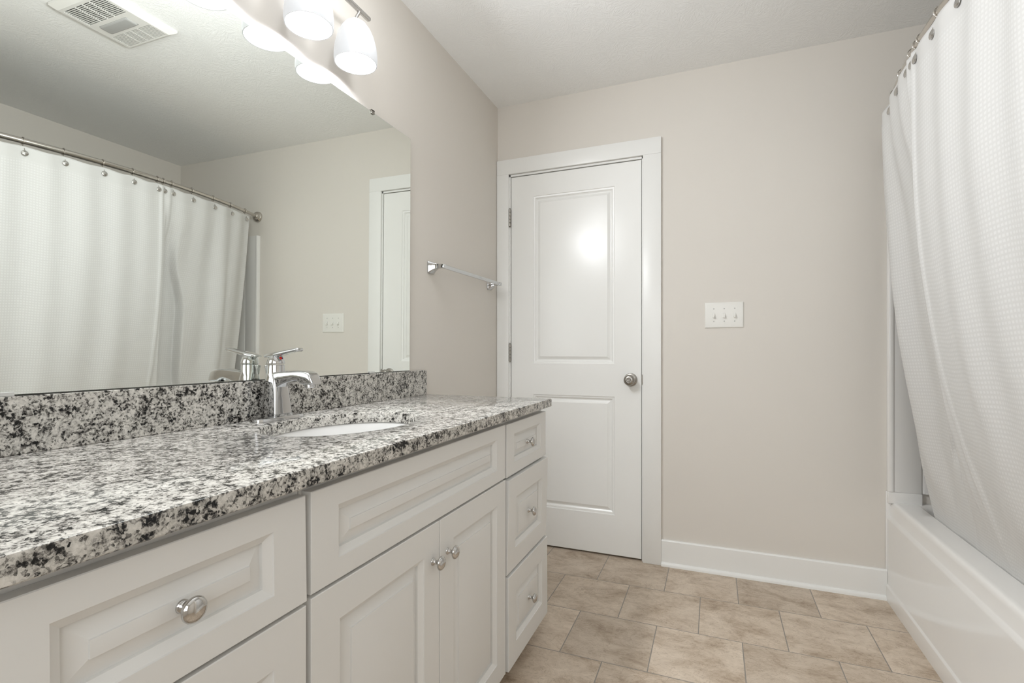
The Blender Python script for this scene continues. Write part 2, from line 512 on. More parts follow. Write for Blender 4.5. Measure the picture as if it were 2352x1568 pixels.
box(bm, 0.0, WX0, RY - 0.1, RY, 0, H); box(bm, WX1, RX, RY - 0.1, RY, 0, H); box(bm, WX0, WX1, RY - 0.1, RY, 0, WZ0); box(bm, WX0, WX1, RY - 0.1, RY, WZ1, H)
struct('wall_front', bm, M['wall'], 'greige painted wall behind the camera', 'wall')
bm = NB()
for x0, x1, z0, z1 in ((WX0 - 0.07, WX0 + 0.02, WZ0 - 0.07, WZ1 + 0.07), (WX1 - 0.02, WX1 + 0.07, WZ0 - 0.07, WZ1 + 0.07), (WX0, WX1, WZ0 - 0.07, WZ0 + 0.02), (WX0, WX1, WZ1 - 0.02, WZ1 + 0.07)):
    box(bm, x0, x1, RY - 0.0, RY + 0.018, z0, z1, 0.002)
box(bm, (WX0 + WX1) / 2 - 0.02, (WX0 + WX1) / 2 + 0.02, RY - 0.04, RY, WZ0, WZ1)
win = struct('added_window_1', bm, M['trim'], 'white framed window added behind the camera for fill light, unseen', 'window')  # made-up window, an unseen opening for the fill light
bm = NB(); box(bm, WX0, WX1, RY - 0.032, RY - 0.028, WZ0, WZ1)
obj('added_pane', bm, M['added_pane'], win, 0)
bm = NB(); box(bm, 1.83, RX, ALC - 0.11, ALC, 0, H)
struct('wall_alcove', bm, M['wall'], 'greige painted partition at the near end of the bathtub', 'wall')

# door casing, jamb, baseboards
bm = NB()
box(bm, 0.002, 0.073, -0.018, 0.0, 0, 2.052, 0.002); box(bm, 0.8045, 0.893, -0.018, 0.0, 0, 2.052, 0.002)
box(bm, 0.002, 0.893, -0.018, 0.0, 2.052, 2.134, 0.002)
t1 = struct('trim_1', bm, M['trim'], 'white flat casing around the panelled door', 'trim')
bm = NB()
box(bm, 0.068, 0.080, -0.004, 0.12, 0, 2.050); box(bm, 0.798, 0.810, -0.004, 0.12, 0, 2.050); box(bm, 0.068, 0.810, -0.004, 0.12, 2.040, 2.050)
box(bm, 0.080, 0.798, 0.045, 0.06, 0, 2.04)      # stop and blank behind the slab
t2 = struct('trim_2', bm, M['trim'], 'white door jamb inside the casing', 'trim')
bm = NB()
loft(bm, [[Vector((0.7965, -0.0052, z)), Vector((0.7965, -0.0045, z)), Vector((x, -0.0045, z)), Vector((x, -0.0052, z))] for z, x in ((0.892, 0.799), (0.898, 0.8025), (0.908, 0.8035), (0.932, 0.8035), (0.942, 0.8025), (0.948, 0.799))])
tag(obj('strike_plate', bm, M['nickel'], t2, 0), 'dark nickel strike plate')

BB = [(0, 0), (0.0, 0.127), (0.010, 0.127), (0.014, 0.122), (0.014, 0.016), (0.014, 0.0)]
SHOE = [(0.0135, 0.0), (0.0135, 0.019), (0.018, 0.018), (0.0225, 0.0145), (0.025, 0.009), (0.0258, 0.0)]
bm = NB(); prism(bm, BB, lambda u, v, t: Vector((t, -u, v)), 0.8935, 1.826)
b1 = struct('baseboard_back', bm, M['trim'], 'white baseboard below the light switch wall', 'baseboard')
bm = NB(); prism(bm, SHOE, lambda u, v, t: Vector((t, -u, v)), 0.8935, 1.822)
obj('shoe_moulding', bm, M['trim'], b1, 40)
bm = NB(); prism(bm, BB, lambda u, v, t: Vector((u, t, v)), -0.76, -0.020)
struct('baseboard_left', bm, M['trim'], 'white baseboard between the vanity and the door', 'baseboard')

# ------------------------------------------------------------------ door
DM = lambda a, b, d: Vector((a, d, b))
bm = NB()
panelled(bm, 0.083, 0.795, 0.010, 2.036, [(0.213, 0.660, 0.216, 0.829), (0.213, 0.660, 0.998, 1.919)],
         [(0, 0), (0.0025, 0.0035), (0.0075, 0.0050), (0.0110, 0.0052), (0.0135, 0.0095), (0.0190, 0.0130), (0.0235, 0.0132), (0.0370, 0.0065), (0.0385, 0.0050), (0.0410, 0.0050)],
         DM, 0.035, 0.0012)
door = struct('door_1', bm, M['door'], 'white two panel interior door, closed', 'door', 25)
bm = NB()
lathe(bm, (0.742, 0.0, 0.919), (0, -1, 0), [(0.0335, 0), (0.0340, 0.003), (0.0325, 0.007), (0.027, 0.010), (0.0145, 0.012), (0.0125, 0.022), (0.0150, 0.028), (0.0225, 0.034), (0.0268, 0.042), (0.0278, 0.050), (0.0262, 0.058), (0.021, 0.0635), (0.0135, 0.0655), (0.0105, 0.0650), (0.0102, 0.0640)], 40)
kn = tag(obj('door_knob', bm, M['nickel'], door, 40), 'satin nickel round privacy door knob')
bm = NB(); lathe(bm, (0.742, -0.0635, 0.919), (0, -1, 0), [(0.0092, 0), (0.0092, 0.0022), (0.0085, 0.003)], 24)
box(bm, 0.7345, 0.7495, -0.0695, -0.066, 0.9175, 0.9205, 0.0008)
obj('thumb_turn', bm, M['nickel'], kn, 40)
for zc in (1.810, 1.057, 0.255):
    bm = NB()
    for k in range(5):
        z0 = zc - 0.048 + k * 0.0194
        lathe(bm, (0.0785, -0.010, z0), (0, 0, 1), [(0.0055, 0), (0.0066, 0.001), (0.0066, 0.0175), (0.0055, 0.0185)], 16)
    lathe(bm, (0.0785, -0.010, zc - 0.053), (0, 0, 1), [(0.003, 0), (0.0045, 0.003), (0.0035, 0.006), (0.003, 0.1), (0.0045, 0.103), (0.003, 0.107)], 14)
    box(bm, 0.0735, 0.083, -0.0055, -0.0005, zc - 0.046, zc + 0.046)
    tag(obj('hinge', bm, M['nickel'], door, 40), 'nickel butt hinge')

# ------------------------------------------------------------------ light switch
sw = thing('light_switch', 'white triple toggle light switch plate on the greige wall right of the door', 'light switch', (1.1815, 0, 1.2375))
bm = NB()
x0, x1, z0, z1 = 1.096, 1.267, 1.1765, 1.2985
loft(bm, [[Vector((x, y, z)) for x, z in ((x0 + i, z0 + i), (x1 - i, z0 + i), (x1 - i, z1 - i), (x0 + i, z1 - i))] for i, y in ((0, 0), (0, -0.0025), (0.0015, -0.0042), (0.005, -0.0056), (0.0065, -0.0058))])
obj('plate', bm, M['plast'], sw, 20)
for xs in (1.136, 1.182, 1.228):
    bm = NB()
    box(bm, xs - 0.0055, xs + 0.0055, -0.0066, -0.005, 1.2265, 1.2500, 0.0004)
    obj('toggle_slot', bm, M['fanplast'], sw, 0)
    bm = NB()
    loft(bm, [[Vector((xs + sx * hx, y, z)) for sx, z in ((-1, za), (1, za), (1, zb), (-1, zb))] for hx, y, za, zb in ((0.0044, -0.0055, 1.2285, 1.2480), (0.0042, -0.010, 1.2270, 1.2420), (0.0036, -0.0185, 1.2245, 1.2315), (0.0030, -0.0195, 1.2250, 1.2305))])
    obj('toggle', bm, M['plast'], sw, 30)
    for zs in (1.2680, 1.2080):
        bm = NB()
        lathe(bm, (xs, -0.0055, zs), (0, -1, 0), [(0.0033, 0), (0.0033, 0.0008), (0.0022, 0.0014)], 16)
        a = rng.uniform(-0.7, 0.7); dx, dz = math.sin(a) * 0.0028, math.cos(a) * 0.0028
        tube(bm, [(xs - dx, -0.0068, zs - dz), (xs + dx, -0.0068, zs + dz)], 0.0006, 6)
        obj('screw', bm, M['clip'], sw, 40)

# ------------------------------------------------------------------ vanity cabinets
XF = 0.540; XB = 0.5195; ZB = 0.066; ZT = 0.8525
CP = [(0, 0), (0.0010, 0.0022), (0.0125, 0.0095), (0.0126, 0.0155), (0.0150, 0.0155), (0.0360, 0.0075), (0.0364, 0.0050), (0.0385, 0.0046)]
def carcass(parent, y0, y1, hollow=False):
    bm = NB()
    if hollow:
        zt = ZT - 0.0005
        box(bm, 0.002, XB, y0, y0 + 0.016, ZB, zt); box(bm, 0.002, XB, y1 - 0.016, y1, ZB, zt)
        box(bm, 0.002, XB, y0 + 0.016, y1 - 0.016, ZB, ZB + 0.016); box(bm, 0.002, 0.010, y0 + 0.016, y1 - 0.016, ZB + 0.016, zt)
        box(bm, XB - 0.016, XB, y0 + 0.016, y1 - 0.016, ZB + 0.016, zt)
    else:
        box(bm, 0.002, XB, y0, y1, ZB, ZT - 0.0005, 0.0008)
    box(bm, 0.002, 0.455, y0 + 0.001, y1 - 0.001, 0.0, ZB + 0.002)
    return obj('carcass', bm, M['cab'], parent, 0)
def front(name, parent, y0, y1, z0, z1, st, rail, push0=0.0, push1=0.0, label=None):
    """push0 / push1: how far the foot / head of a loosely shut drawer stands out"""
    def mp(a, b, d): return Vector((XF - d + push0 + (push1 - push0) * (b - z0) / (z1 - z0), a, b))
    bm = NB()
    panelled(bm, y0, y1, z0, z1, [(y0 + st, y1 - st, z0 + rail, z1 - rail)], CP, mp, 0.0195, 0.0012)
    o = obj(name, bm, M['cab'], parent, 25)
    if label: o['label'] = label
    return o
def knob(parent, y, z, x=XF - 0.0042):
    bm = NB()
    lathe(bm, (x, y, z), (1, 0, 0), [(0.0085, 0), (0.0085, 0.0015), (0.0070, 0.003), (0.0072, 0.004), (0.0052, 0.006), (0.0046, 0.010), (0.0052, 0.013), (0.0085, 0.0155), (0.0138, 0.0185), (0.0158, 0.0205), (0.0160, 0.0222), (0.0150, 0.0245), (0.0120, 0.0272), (0.0070, 0.0290), (0.0, 0.0296)], 40)
    return tag(obj('knob', bm, M['knob'], parent, 50), 'polished nickel round knob')

def drawer_base(label, y0, y1, pushes):
    t = thing('drawer_cabinet', label, 'cabinet', (0.27, (y0 + y1) / 2, 0), 'white drawer cabinets at the ends of the vanity')
    carcass(t, y0 + 0.0005, y1 - 0.0005)
    yc = (y0 + y1) / 2
    f0, f1 = y0 + 0.0045, y1 - 0.0045
    for (za, zb, rail), (pa, pb) in zip(((0.668, 0.8345, 0.037), (0.365, 0.661, 0.065), (0.066, 0.358, 0.065)), pushes):
        d = front('drawer', t, f0, f1, za, zb, 0.063, rail, pa, pb)
        knob(d, yc, (za + zb) / 2, XF - 0.0046 + (pa + pb) / 2)
    return t
drawer_base('white vanity drawer cabinet at the far end, next to the door', -1.1705, -0.7730, ((0, 0), (0.001, 0.009), (0.007, 0.006)))
drawer_base('white vanity drawer cabinet nearest the camera, with one big knob in view', -2.392, -1.9900, ((0.0035, 0.0005), (0.002, 0.002), (0, 0)))
t = thing('sink_cabinet', 'white two door vanity cabinet under the sink, between the drawer cabinets', 'cabinet', (0.27, -1.58, 0))
carcass(t, -1.9890, -1.1715, True)
front('false_drawer_front', t, -1.9825, -1.1795, 0.671, 0.8365, 0.063, 0.037)
d = front('door', t, -1.9825, -1.5785, 0.066, 0.665, 0.066, 0.063); knob(d, -1.608, 0.580, XF)
d = front('door', t, -1.5755, -1.1755, 0.066, 0.665, 0.066, 0.063); knob(d, -1.540, 0.580, XF)

# ------------------------------------------------------------------ countertop with the sink cut-out
CT, CB, CX = 0.8825, 0.8527, 0.5605
CY0, CY1 = -2.404, -0.768
SX, SY, SA, SB = 0.270, -1.582, 0.160, 0.2225
def counter():
    bm = NB()
    n = 96
    inner = []; outer = []
    corners = [(CX, CY1), (0.0015, CY1), (0.0015, CY0), (CX, CY0)]
    angs = [2 * math.pi * i / n for i in range(n)]
    def hit(t):
        dx, dy = math.cos(t), math.sin(t); s = 1e9
        if dx > 1e-9: s = min(s, (CX - SX) / dx)
        if dx < -1e-9: s = min(s, (0.0015 - SX) / dx)
        if dy > 1e-9: s = min(s, (CY1 - SY) / dy)
        if dy < -1e-9: s = min(s, (CY0 - SY) / dy)
        return (SX + dx * s, SY + dy * s)
    outer = [hit(t) for t in angs]
    for c in corners:
        t = math.atan2(c[1] - SY, c[0] - SX) % (2 * math.pi)
        k = min(range(n), key=lambda i: abs(((angs[i] - t + math.pi) % (2 * math.pi)) - math.pi))
        outer[k] = c
    inner = [(SX + SA * math.cos(t), SY + SB * math.sin(t)) for t in angs]
    def L_(pts, z): return [Vector((p[0], p[1], z)) for p in pts]
    ctr = Vector((SX, SY))
    def shrink(pts, s):    # outer edge pulled in to ease the arris
        r = []
        for x, y in pts:
            r.append((min(x, CX - s) if x > 0.3 else x, min(max(y, CY0 + s), CY1 - s)))
        return r
    def grow(pts, s): return [(SX + (SA + s) * math.cos(t), SY + (SB + s) * math.sin(t)) for t in angs]
    loops = [L_(grow(inner, 0.004), CT), L_(shrink(outer, 0.0035), CT), L_(shrink(outer, 0.001), CT - 0.001), L_(outer, CT - 0.0035), L_(outer, CB + 0.002), L_(shrink(outer, 0.002), CB),
             L_(inner, CB), L_(inner, CT - 0.004), L_(grow(inner, 0.0012), CT - 0.0012), L_(grow(inner, 0.004), CT)]
    loft(bm, loops, False, False)
    return bm
top = tag(obj('countertop', counter(), M['granite'], None, 40), 'speckled black and white granite vanity countertop with an oval sink cut-out', 'countertop')
bm = NB(); box(bm, 0.0008, 0.020, -2.404, -0.787, CT + 0.0003, 0.9845, 0.0015)
tag(obj('backsplash', bm, M['granite'], None, 0), 'low speckled granite backsplash strip under the mirror', 'backsplash')

# sink
sk = thing('sink', 'white oval undermount sink below the granite cut-out', 'sink', (SX, SY, 0.70))
bm = NB()
def ell(a, b, z, n=64): return [Vector((SX + a * math.cos(2 * math.pi * i / n), SY + b * math.sin(2 * math.pi * i / n), z)) for i in range(n)]
zr = CB - 0.0006
loft(bm, [ell(SA + 0.020, SB + 0.020, zr), ell(SA + 0.004, SB + 0.004, zr), ell(SA + 0.001, SB + 0.001, zr - 0.004), ell(SA - 0.006, SB - 0.006, zr - 0.03), ell(SA - 0.022, SB - 0.025, zr - 0.075), ell(SA - 0.055, SB - 0.068, zr - 0.112), ell(SA - 0.10, SB - 0.13, zr - 0.128), ell(0.024, 0.024, zr - 0.133),
          ell(0.024, 0.024, zr - 0.142), ell(SA - 0.045, SB - 0.055, zr - 0.124), ell(SA - 0.010, SB - 0.012, zr - 0.078), ell(SA + 0.008, SB + 0.008, zr - 0.02), ell(SA + 0.020, SB + 0.020, zr - 0.008), ell(SA + 0.020, SB + 0.020, zr)], False, False)
obj('bowl', bm, M['ceram'], sk, 60)
bm = NB(); lathe(bm, (SX, SY, zr - 0.136), (0, 0, 1), [(0.024, 0), (0.024, 0.005), (0.019, 0.006), (0.017, 0.003), (0.0, 0.0035)], 32)
obj('drain', bm, M['chrome'], sk, 40)

# ------------------------------------------------------------------ faucet
FX, FY = 0.060, -1.607
fc = thing('faucet', 'chrome single lever faucet standing on the granite behind the sink', 'faucet', (FX, FY, CT))
bm = NB()
def boat(hx, hy, z, k=10):
    pts = []
    n = 48
    for i in range(n):
        t = 2 * math.pi * i / n
        c, s = math.cos(t), math.sin(t)
        pts.append(Vector((FX + 0.008 + hx * math.copysign(abs(c) ** 0.55, c), FY + hy * math.copysign(abs(s) ** 0.75, s), z)))
    return pts
loft(bm, [boat(0.027, 0.079, CT + 0.0002), boat(0.027, 0.079, CT + 0.007), boat(0.0255, 0.0775, CT + 0.0095), boat(0.022, 0.074, CT + 0.0105)])
obj('base_plate', bm, M['chrome'], fc, 40)
bm = NB()
def rr3(hx, hy, r, z, cx=0.0): return [Vector((FX + cx + a, FY + b, z)) for a, b in rrect(hx, hy, r, 6)]
loft(bm, [rr3(0.0270, 0.0310, 0.006, CT + 0.0100, 0.004), rr3(0.0270, 0.0310, 0.006, CT + 0.0165, 0.004), rr3(0.0250, 0.0290, 0.005, CT + 0.0175, 0.0035), rr3(0.0235, 0.0265, 0.006, CT + 0.050, 0.0025), rr3(0.0220, 0.0235, 0.009, CT + 0.090, 0.001), rr3(0.0216, 0.0220, 0.0150, CT + 0.112), rr3(0.0215, 0.0215, 0.0212, CT + 0.124), rr3(0.0215, 0.0215, 0.0213, CT + 0.1440), rr3(0.0205, 0.0205, 0.0203, CT + 0.1450)])
obj('body', bm, M['chrome'], fc, 35)
bm = NB()
st = [(0.008, 0.126, 0.078, 0.0200), (0.020, 0.1265, 0.085, 0.0200), (0.040, 0.1275, 0.0945, 0.0195), (0.060, 0.1290, 0.1010, 0.0190), (0.078, 0.1300, 0.1045, 0.0190), (0.090, 0.1302, 0.1030, 0.0190), (0.100, 0.1298, 0.0975, 0.0190), (0.112, 0.1285, 0.0950, 0.0188), (0.124, 0.1250, 0.0950, 0.0182), (0.131, 0.1190, 0.0955, 0.0172), (0.1345, 0.1100, 0.0965, 0.0155)]
loft(bm, [[Vector((FX + x + (0.006 * (1 - (b + (zt - zb) / 2) / (zt - zb)) if x > 0.118 else 0), FY + a, CT + (zt + zb) / 2 + b)) for a, b in rrect(hy, (zt - zb) / 2, min(0.0050, (zt - zb) * 0.28), 5)] for x, zt, zb, hy in st])
sp = obj('spout', bm, M['chrome'], fc, 40)
bm = NB(); lathe(bm, (FX + 0.114, FY, CT + 0.0965), (0.12, 0, -1), [(0.0125, 0), (0.0125, 0.009), (0.0110, 0.0105), (0.0095, 0.0095), (0.0, 0.0090)], 28)
obj('aerator', bm, M['chrome'], sp, 40)
bm = NB()
lathe(bm, (FX, FY, CT + 0.1462), (-0.05, 0, 1), [(0.0222, 0), (0.0226, 0.001), (0.0218, 0.007), (0.0196, 0.014), (0.0172, 0.0195), (0.0140, 0.0235), (0.0, 0.0250)], 40)
hd = obj('handle', bm, M['chrome'], fc, 45)
bm = NB()
lv = [(-0.034, 0.1665, 0.0010, 0.0085), (-0.029, 0.1672, 0.0030, 0.0130), (-0.010, 0.1690, 0.0052, 0.0170), (0.012, 0.1728, 0.0056, 0.0170), (0.035, 0.1770, 0.0048, 0.0155), (0.058, 0.1812, 0.0040, 0.0135), (0.070, 0.1832, 0.0040, 0.0130), (0.078, 0.1842, 0.0046, 0.0125), (0.083, 0.1845, 0.0042, 0.0110), (0.0855, 0.1845, 0.0022, 0.0085)]
loft(bm, [[Vector((FX + x, FY + a, CT + zc + b)) for a, b in rrect(hy, hh, min(hy, hh) * 0.95, 5)] for x, zc, hh, hy in lv])
obj('lever', bm, M['chrome'], hd, 50)
bm = NB(); lathe(bm, (FX + 0.0175, FY - 0.0015, CT + 0.1620), (0.9, -0.45, 0.35), [(0.0042, -0.003), (0.0042, 0.0012), (0.003, 0.002)], 20)
tag(obj('hot_mark', bm, M['red'], hd, 40), 'red half of the temperature dot')
bm = NB(); lathe(bm, (FX + 0.0175, FY + 0.0030, CT + 0.1620), (0.95, -0.2, 0.35), [(0.0034, -0.003), (0.0034, 0.0006), (0.0024, 0.0012)], 20)
tag(obj('cold_mark', bm, M['blue'], hd, 40), 'dark blue half of the temperature dot')
bm = NB()
tube(bm, [(0.030, FY, CT + 0.009), (0.030, FY, CT + 0.122)], 0.0024, 12)
lathe(bm, (0.030, FY, CT + 0.118), (0, 0, 1), [(0.0035, 0), (0.0062, 0.016), (0.0082, 0.023), (0.0080, 0.0245), (0.0, 0.0250)], 20)
obj('lift_rod', bm, M['chrome'], fc, 40)

# ------------------------------------------------------------------ mirror
mr = thing('wall_mirror', 'large frameless rectangular mirror above the granite backsplash', 'mirror', (0.012, -1.58, 0.985))
ta, tb = math.tan(R(-0.3)), math.tan(R(0.2))
def mx_(y, z): return 0.012 - tb * (y + 1.5) - ta * (z - 0.985)
MY0, MY1, MZ0, MZ1 = -2.262, -0.9005, 0.9862, 1.911
bm = NB()
e = 0.0012
fr = [Vector((mx_(y, z), y, z)) for y, z in ((MY0 + e, MZ0 + e), (MY1 - e, MZ0 + e), (MY1 - e, MZ1 - e), (MY0 + e, MZ1 - e))]
md = [Vector((mx_(y, z) - 0.0012, y, z)) for y, z in ((MY0, MZ0), (MY1, MZ0), (MY1, MZ1), (MY0, MZ1))]
bk = [v - Vector((0.0038, 0, 0)) for v in md]
loft(bm, [fr, md, bk], True, True)
bm.faces.ensure_lookup_table()
for f in bm.faces: f.material_index = 1
fmax = max(bm.faces, key=lambda f: f.calc_center_median().x + (1 if f.calc_area() > 0.5 else 0))
fmax.material_index = 0
obj('glass', bm, [M['mirror'], M['glassedge']], mr, 0)
for (yc, zc, s) in ((-1.145, MZ1, 1), (-2.05, MZ1, 1)):
    bm = NB(); x = mx_(yc, zc)
    box(bm, x - 0.012, x + 0.0045, yc - 0.008, yc + 0.008, zc + 0.0004, zc + 0.0055, 0.0008)
    box(bm, x + 0.0008, x + 0.0045, yc - 0.008, yc + 0.008, zc - 0.009, zc + 0.0055, 0.0008)
    tag(obj('mirror_clip', bm, M['nickel'], mr, 0), 'small metal clip on the mirror edge')
for yc in (-1.143, -2.139):
    bm = NB(); x = mx_(yc, MZ0)
    box(bm, x + 0.0006, x + 0.0040, yc - 0.014, yc + 0.014, MZ0 - 0.0014, MZ0 + 0.006, 0.001)
    tag(obj('mirror_clip', bm, M['clip'], mr, 0), 'clear plastic clip at the foot of the mirror')

# ------------------------------------------------------------------ vanity light
LX, LZ = 0.095, 1.965
LYS = (-1.330, -1.526, -1.722, -1.918)
vl = thing('vanity_light', 'polished metal bar light with glowing bell glass shades above the mirror', 'wall light', (0.0, -1.624, 2.14))
BX, BZ = 0.098, 2.140
bm = NB()
loft(bm, [[Vector((BX + a * s, y, BZ + b * s)) for a, b in rrect(0.0075, 0.0065, 0.0045, 4)] for y, s in ((-1.981, 0.55), (-1.9795, 0.9), (-1.977, 1), (-1.271, 1), (-1.2685, 0.9), (-1.267, 0.55))])
obj('bar', bm, M['knob'], vl, 40)
bm = NB()
lathe(bm, (0.0005, -1.624, 2.140), (1, 0, 0), [(0.060, 0), (0.060, 0.010), (0.055, 0.016), (0.02, 0.018), (0.012, 0.020), (0.010, 0.092)], 40)
obj('backplate', bm, M['knob'], vl, 40)
for y in LYS:
    bm = NB()
    tube(bm, [(BX, y + 0.010, BZ - 0.004), (BX + 0.001, y + 0.009, BZ - 0.012), (LX, y + 0.003, LZ + 0.150), (LX, y, LZ + 0.142), (LX, y, LZ + 0.120)], 0.0048, 12)
    lathe(bm, (LX, y, LZ + 0.118), (0, 0, 1), [(0.014, 0), (0.0165, 0.010), (0.012, 0.020), (0.006, 0.024)], 24)
    obj('arm', bm, M['knob'], vl, 45)
    bm = NB()
    po = [(0.0640, 0.0), (0.0658, 0.012), (0.0655, 0.030), (0.0625, 0.055), (0.0555, 0.082), (0.0450, 0.106), (0.0320, 0.124), (0.0180, 0.1345), (0.0120, 0.1365)]
    pi_ = [(r - 0.0028, h - (0.001 if i > 3 else 0)) for i, (r, h) in enumerate(po)]
    lathe(bm, (LX, y, LZ), (0, 0, 1), po + pi_[::-1] + [po[0]], 48, False, False)
    sh = tag(obj('shade', bm, M['shade'], vl, 60), 'glowing white opal glass bell shade')
    bm = NB()
    lathe(bm, (LX, y, LZ + 0.012), (0, 0, 1), [(0.0, 0), (0.012, 0.0022), (0.021, 0.0075), (0.0275, 0.016), (0.0300, 0.028), (0.0285, 0.041), (0.0225, 0.056), (0.0150, 0.072), (0.0130, 0.085), (0.0130, 0.105)], 32)
    tag(obj('bulb', bm, M['bulb'], sh, 60), 'lit frosted bulb')
    ld = bpy.data.lights.new('lamp_fill_disc', 'AREA'); ld.shape = 'DISK'; ld.size = 0.12  # added fill disc in front of the shade, aimed into the room
    ld.energy = FILL_DISC_W; ld.color = LIGHT_COL
    lo = bpy.data.objects.new('lamp_fill_disc', ld); COL.objects.link(lo)
    lo.parent = vl
    lo.location = Vector((LX + 0.072, y, LZ - 0.016)) - wl(vl)
    gd = bpy.data.lights.new('lamp_fill_point', 'POINT'); gd.shadow_soft_size = 0.03  # added fill point out from the shade, lifts wall and ceiling
    gd.energy = FILL_POINT_W; gd.color = LIGHT_COL
    go = bpy.data.objects.new('lamp_fill_point', gd); COL.objects.link(go)
    go.parent = vl
    go.location = Vector((LX + 0.18, y, LZ + 0.165)) - wl(vl)
    lo.rotation_euler = Vector((0.985, 0.0, -0.17)).to_track_quat('-Z', 'Y').to_euler()

# ------------------------------------------------------------------ towel bar
tb_ = thing('towel_bar', 'chrome towel bar on the greige wall between the mirror and the door', 'towel bar', (0.0, -0.425, 1.427))
def post(yc):
    bm = NB()
    ls = []
    for x, hy, hz, dz in ((0.0006, 0.026, 0.0265, -0.001), (0.004, 0.0262, 0.0267, -0.001), (0.0065, 0.0250, 0.0255, -0.001), (0.016, 0.0195, 0.0195, 0.0015), (0.028, 0.0140, 0.0135, 0.003), (0.038, 0.0112, 0.0102, 0.003), (0.050, 0.0100, 0.0088, 0.0025), (0.066, 0.0098, 0.0086, 0.002), (0.071, 0.0090, 0.0078, 0.002)):
        ls.append([Vector((x, yc + a, 1.4255 + dz + b)) for a, b in rrect(hy, hz, min(hy, hz) * 0.22, 3)])
    loft(bm, ls)
    return bm
for yc in (-0.728, -0.118):
    obj('post', post(yc), M['chrome'], tb_, 30)
bm = NB()
loft(bm, [[Vector((0.062 + a * s, y, 1.4275 + b * s)) for a, b in rrect(0.0055, 0.0085, 0.003, 4)] for y, s in ((-0.7225, 1), (-0.1235, 1))])
obj('bar', bm, M['chrome'], tb_, 40)

# ------------------------------------------------------------------ ceiling fan grille
fn = thing('exhaust_fan', 'white square ceiling exhaust fan with an unlit lens, seen in the mirror', 'exhaust fan', (1.208, -1.281, H))
FX0, FX1, FY0, FY1 = 1.055, 1.362, -1.436, -1.126
def holed(bm, x0, x1, y0, y1, holes, z):
    xs = sorted({x0, x1, *[h[0] for h in holes], *[h[1] for h in holes]}); ys = sorted({y0, y1, *[h[2] for h in holes], *[h[3] for h in holes]})
    for i in range(len(xs) - 1):
        for j in range(len(ys) - 1):
            cx, cy = (xs[i] + xs[i + 1]) / 2, (ys[j] + ys[j + 1]) / 2
            if any(h[0] < cx < h[1] and h[2] < cy < h[3] for h in holes): continue
            bm.faces.new([bm.verts.new(Vector((x, y, z))) for x, y in ((xs[i], ys[j]), (xs[i + 1], ys[j]), (xs[i + 1], ys[j + 1]), (xs[i], ys[j + 1]))])
HO = [(1.090, 1.328, -1.402, -1.308), (1.125, 1.300, -1.292, -1.240), (1.086, 1.326, -1.226, -1.154)]
bm = NB()
zf = H - 0.026
holed(bm, FX0 + 0.022, FX1 - 0.022, FY0 + 0.022, FY1 - 0.022, HO, zf)
def fl(i, z): return [Vector((x, y, z)) for x, y in ((FX0 + i, FY0 + i), (FX1 - i, FY0 + i), (FX1 - i, FY1 - i), (FX0 + i, FY1 - i))]
loft(bm, [fl(0.022, zf), fl(0.004, zf + 0.012), fl(0.0, zf + 0.016), fl(0.0, H - 0.0005)], False, False)
for h in HO:
    loft(bm, [[Vector((x, y, z)) for x, y in ((h[0], h[2]), (h[1], h[2]), (h[1], h[3]), (h[0], h[3]))] for z in (zf, zf + 0.008)], False, False)
obj('cover', bm, M['fanplast'], fn, 30)
bm = NB(); box(bm, FX0 + 0.02, FX1 - 0.02, FY0 + 0.02, FY1 - 0.02, H - 0.006, H - 0.001)
obj('dark_backing', bm, M['dark'], fn, 0)  # near-black sheet, the shade behind the fan slots put into its colour
for h in (HO[0], HO[2]):
    bm = NB()
    n = 12
    for k in range(n + 1):
        yc = h[2] + (h[3] - h[2]) * k / n
        box(bm, h[0] - 0.0005, h[1] + 0.0005, yc - 0.0015, yc + 0.0015, zf + 0.0004, zf + 0.0030)
    for k in range(1, 4):
        xc = h[0] + (h[1] - h[0]) * (k + (0.25 if k == 1 else -0.25 if k == 3 else 0)) / 4
        box(bm, xc - 0.0018, xc + 0.0018, h[2], h[3], zf + 0.0002, zf + 0.0032)
    obj('grille', bm, M['fanplast'], fn, 0)
bm = NB(); h = HO[1]
loft(bm, [[Vector(((h[0] + h[1]) / 2 + a, (h[2] + h[3]) / 2 + b, z)) for a, b in rrect((h[1] - h[0]) / 2 - i, (h[3] - h[2]) / 2 - i, 0.008, 4)] for i, z in ((0.0005, zf + 0.006), (0.0005, zf - 0.001), (0.003, zf - 0.004), (0.008, zf - 0.005))])
tag(obj('light_lens', bm, M['lens'], fn, 40), 'grey frosted light lens')

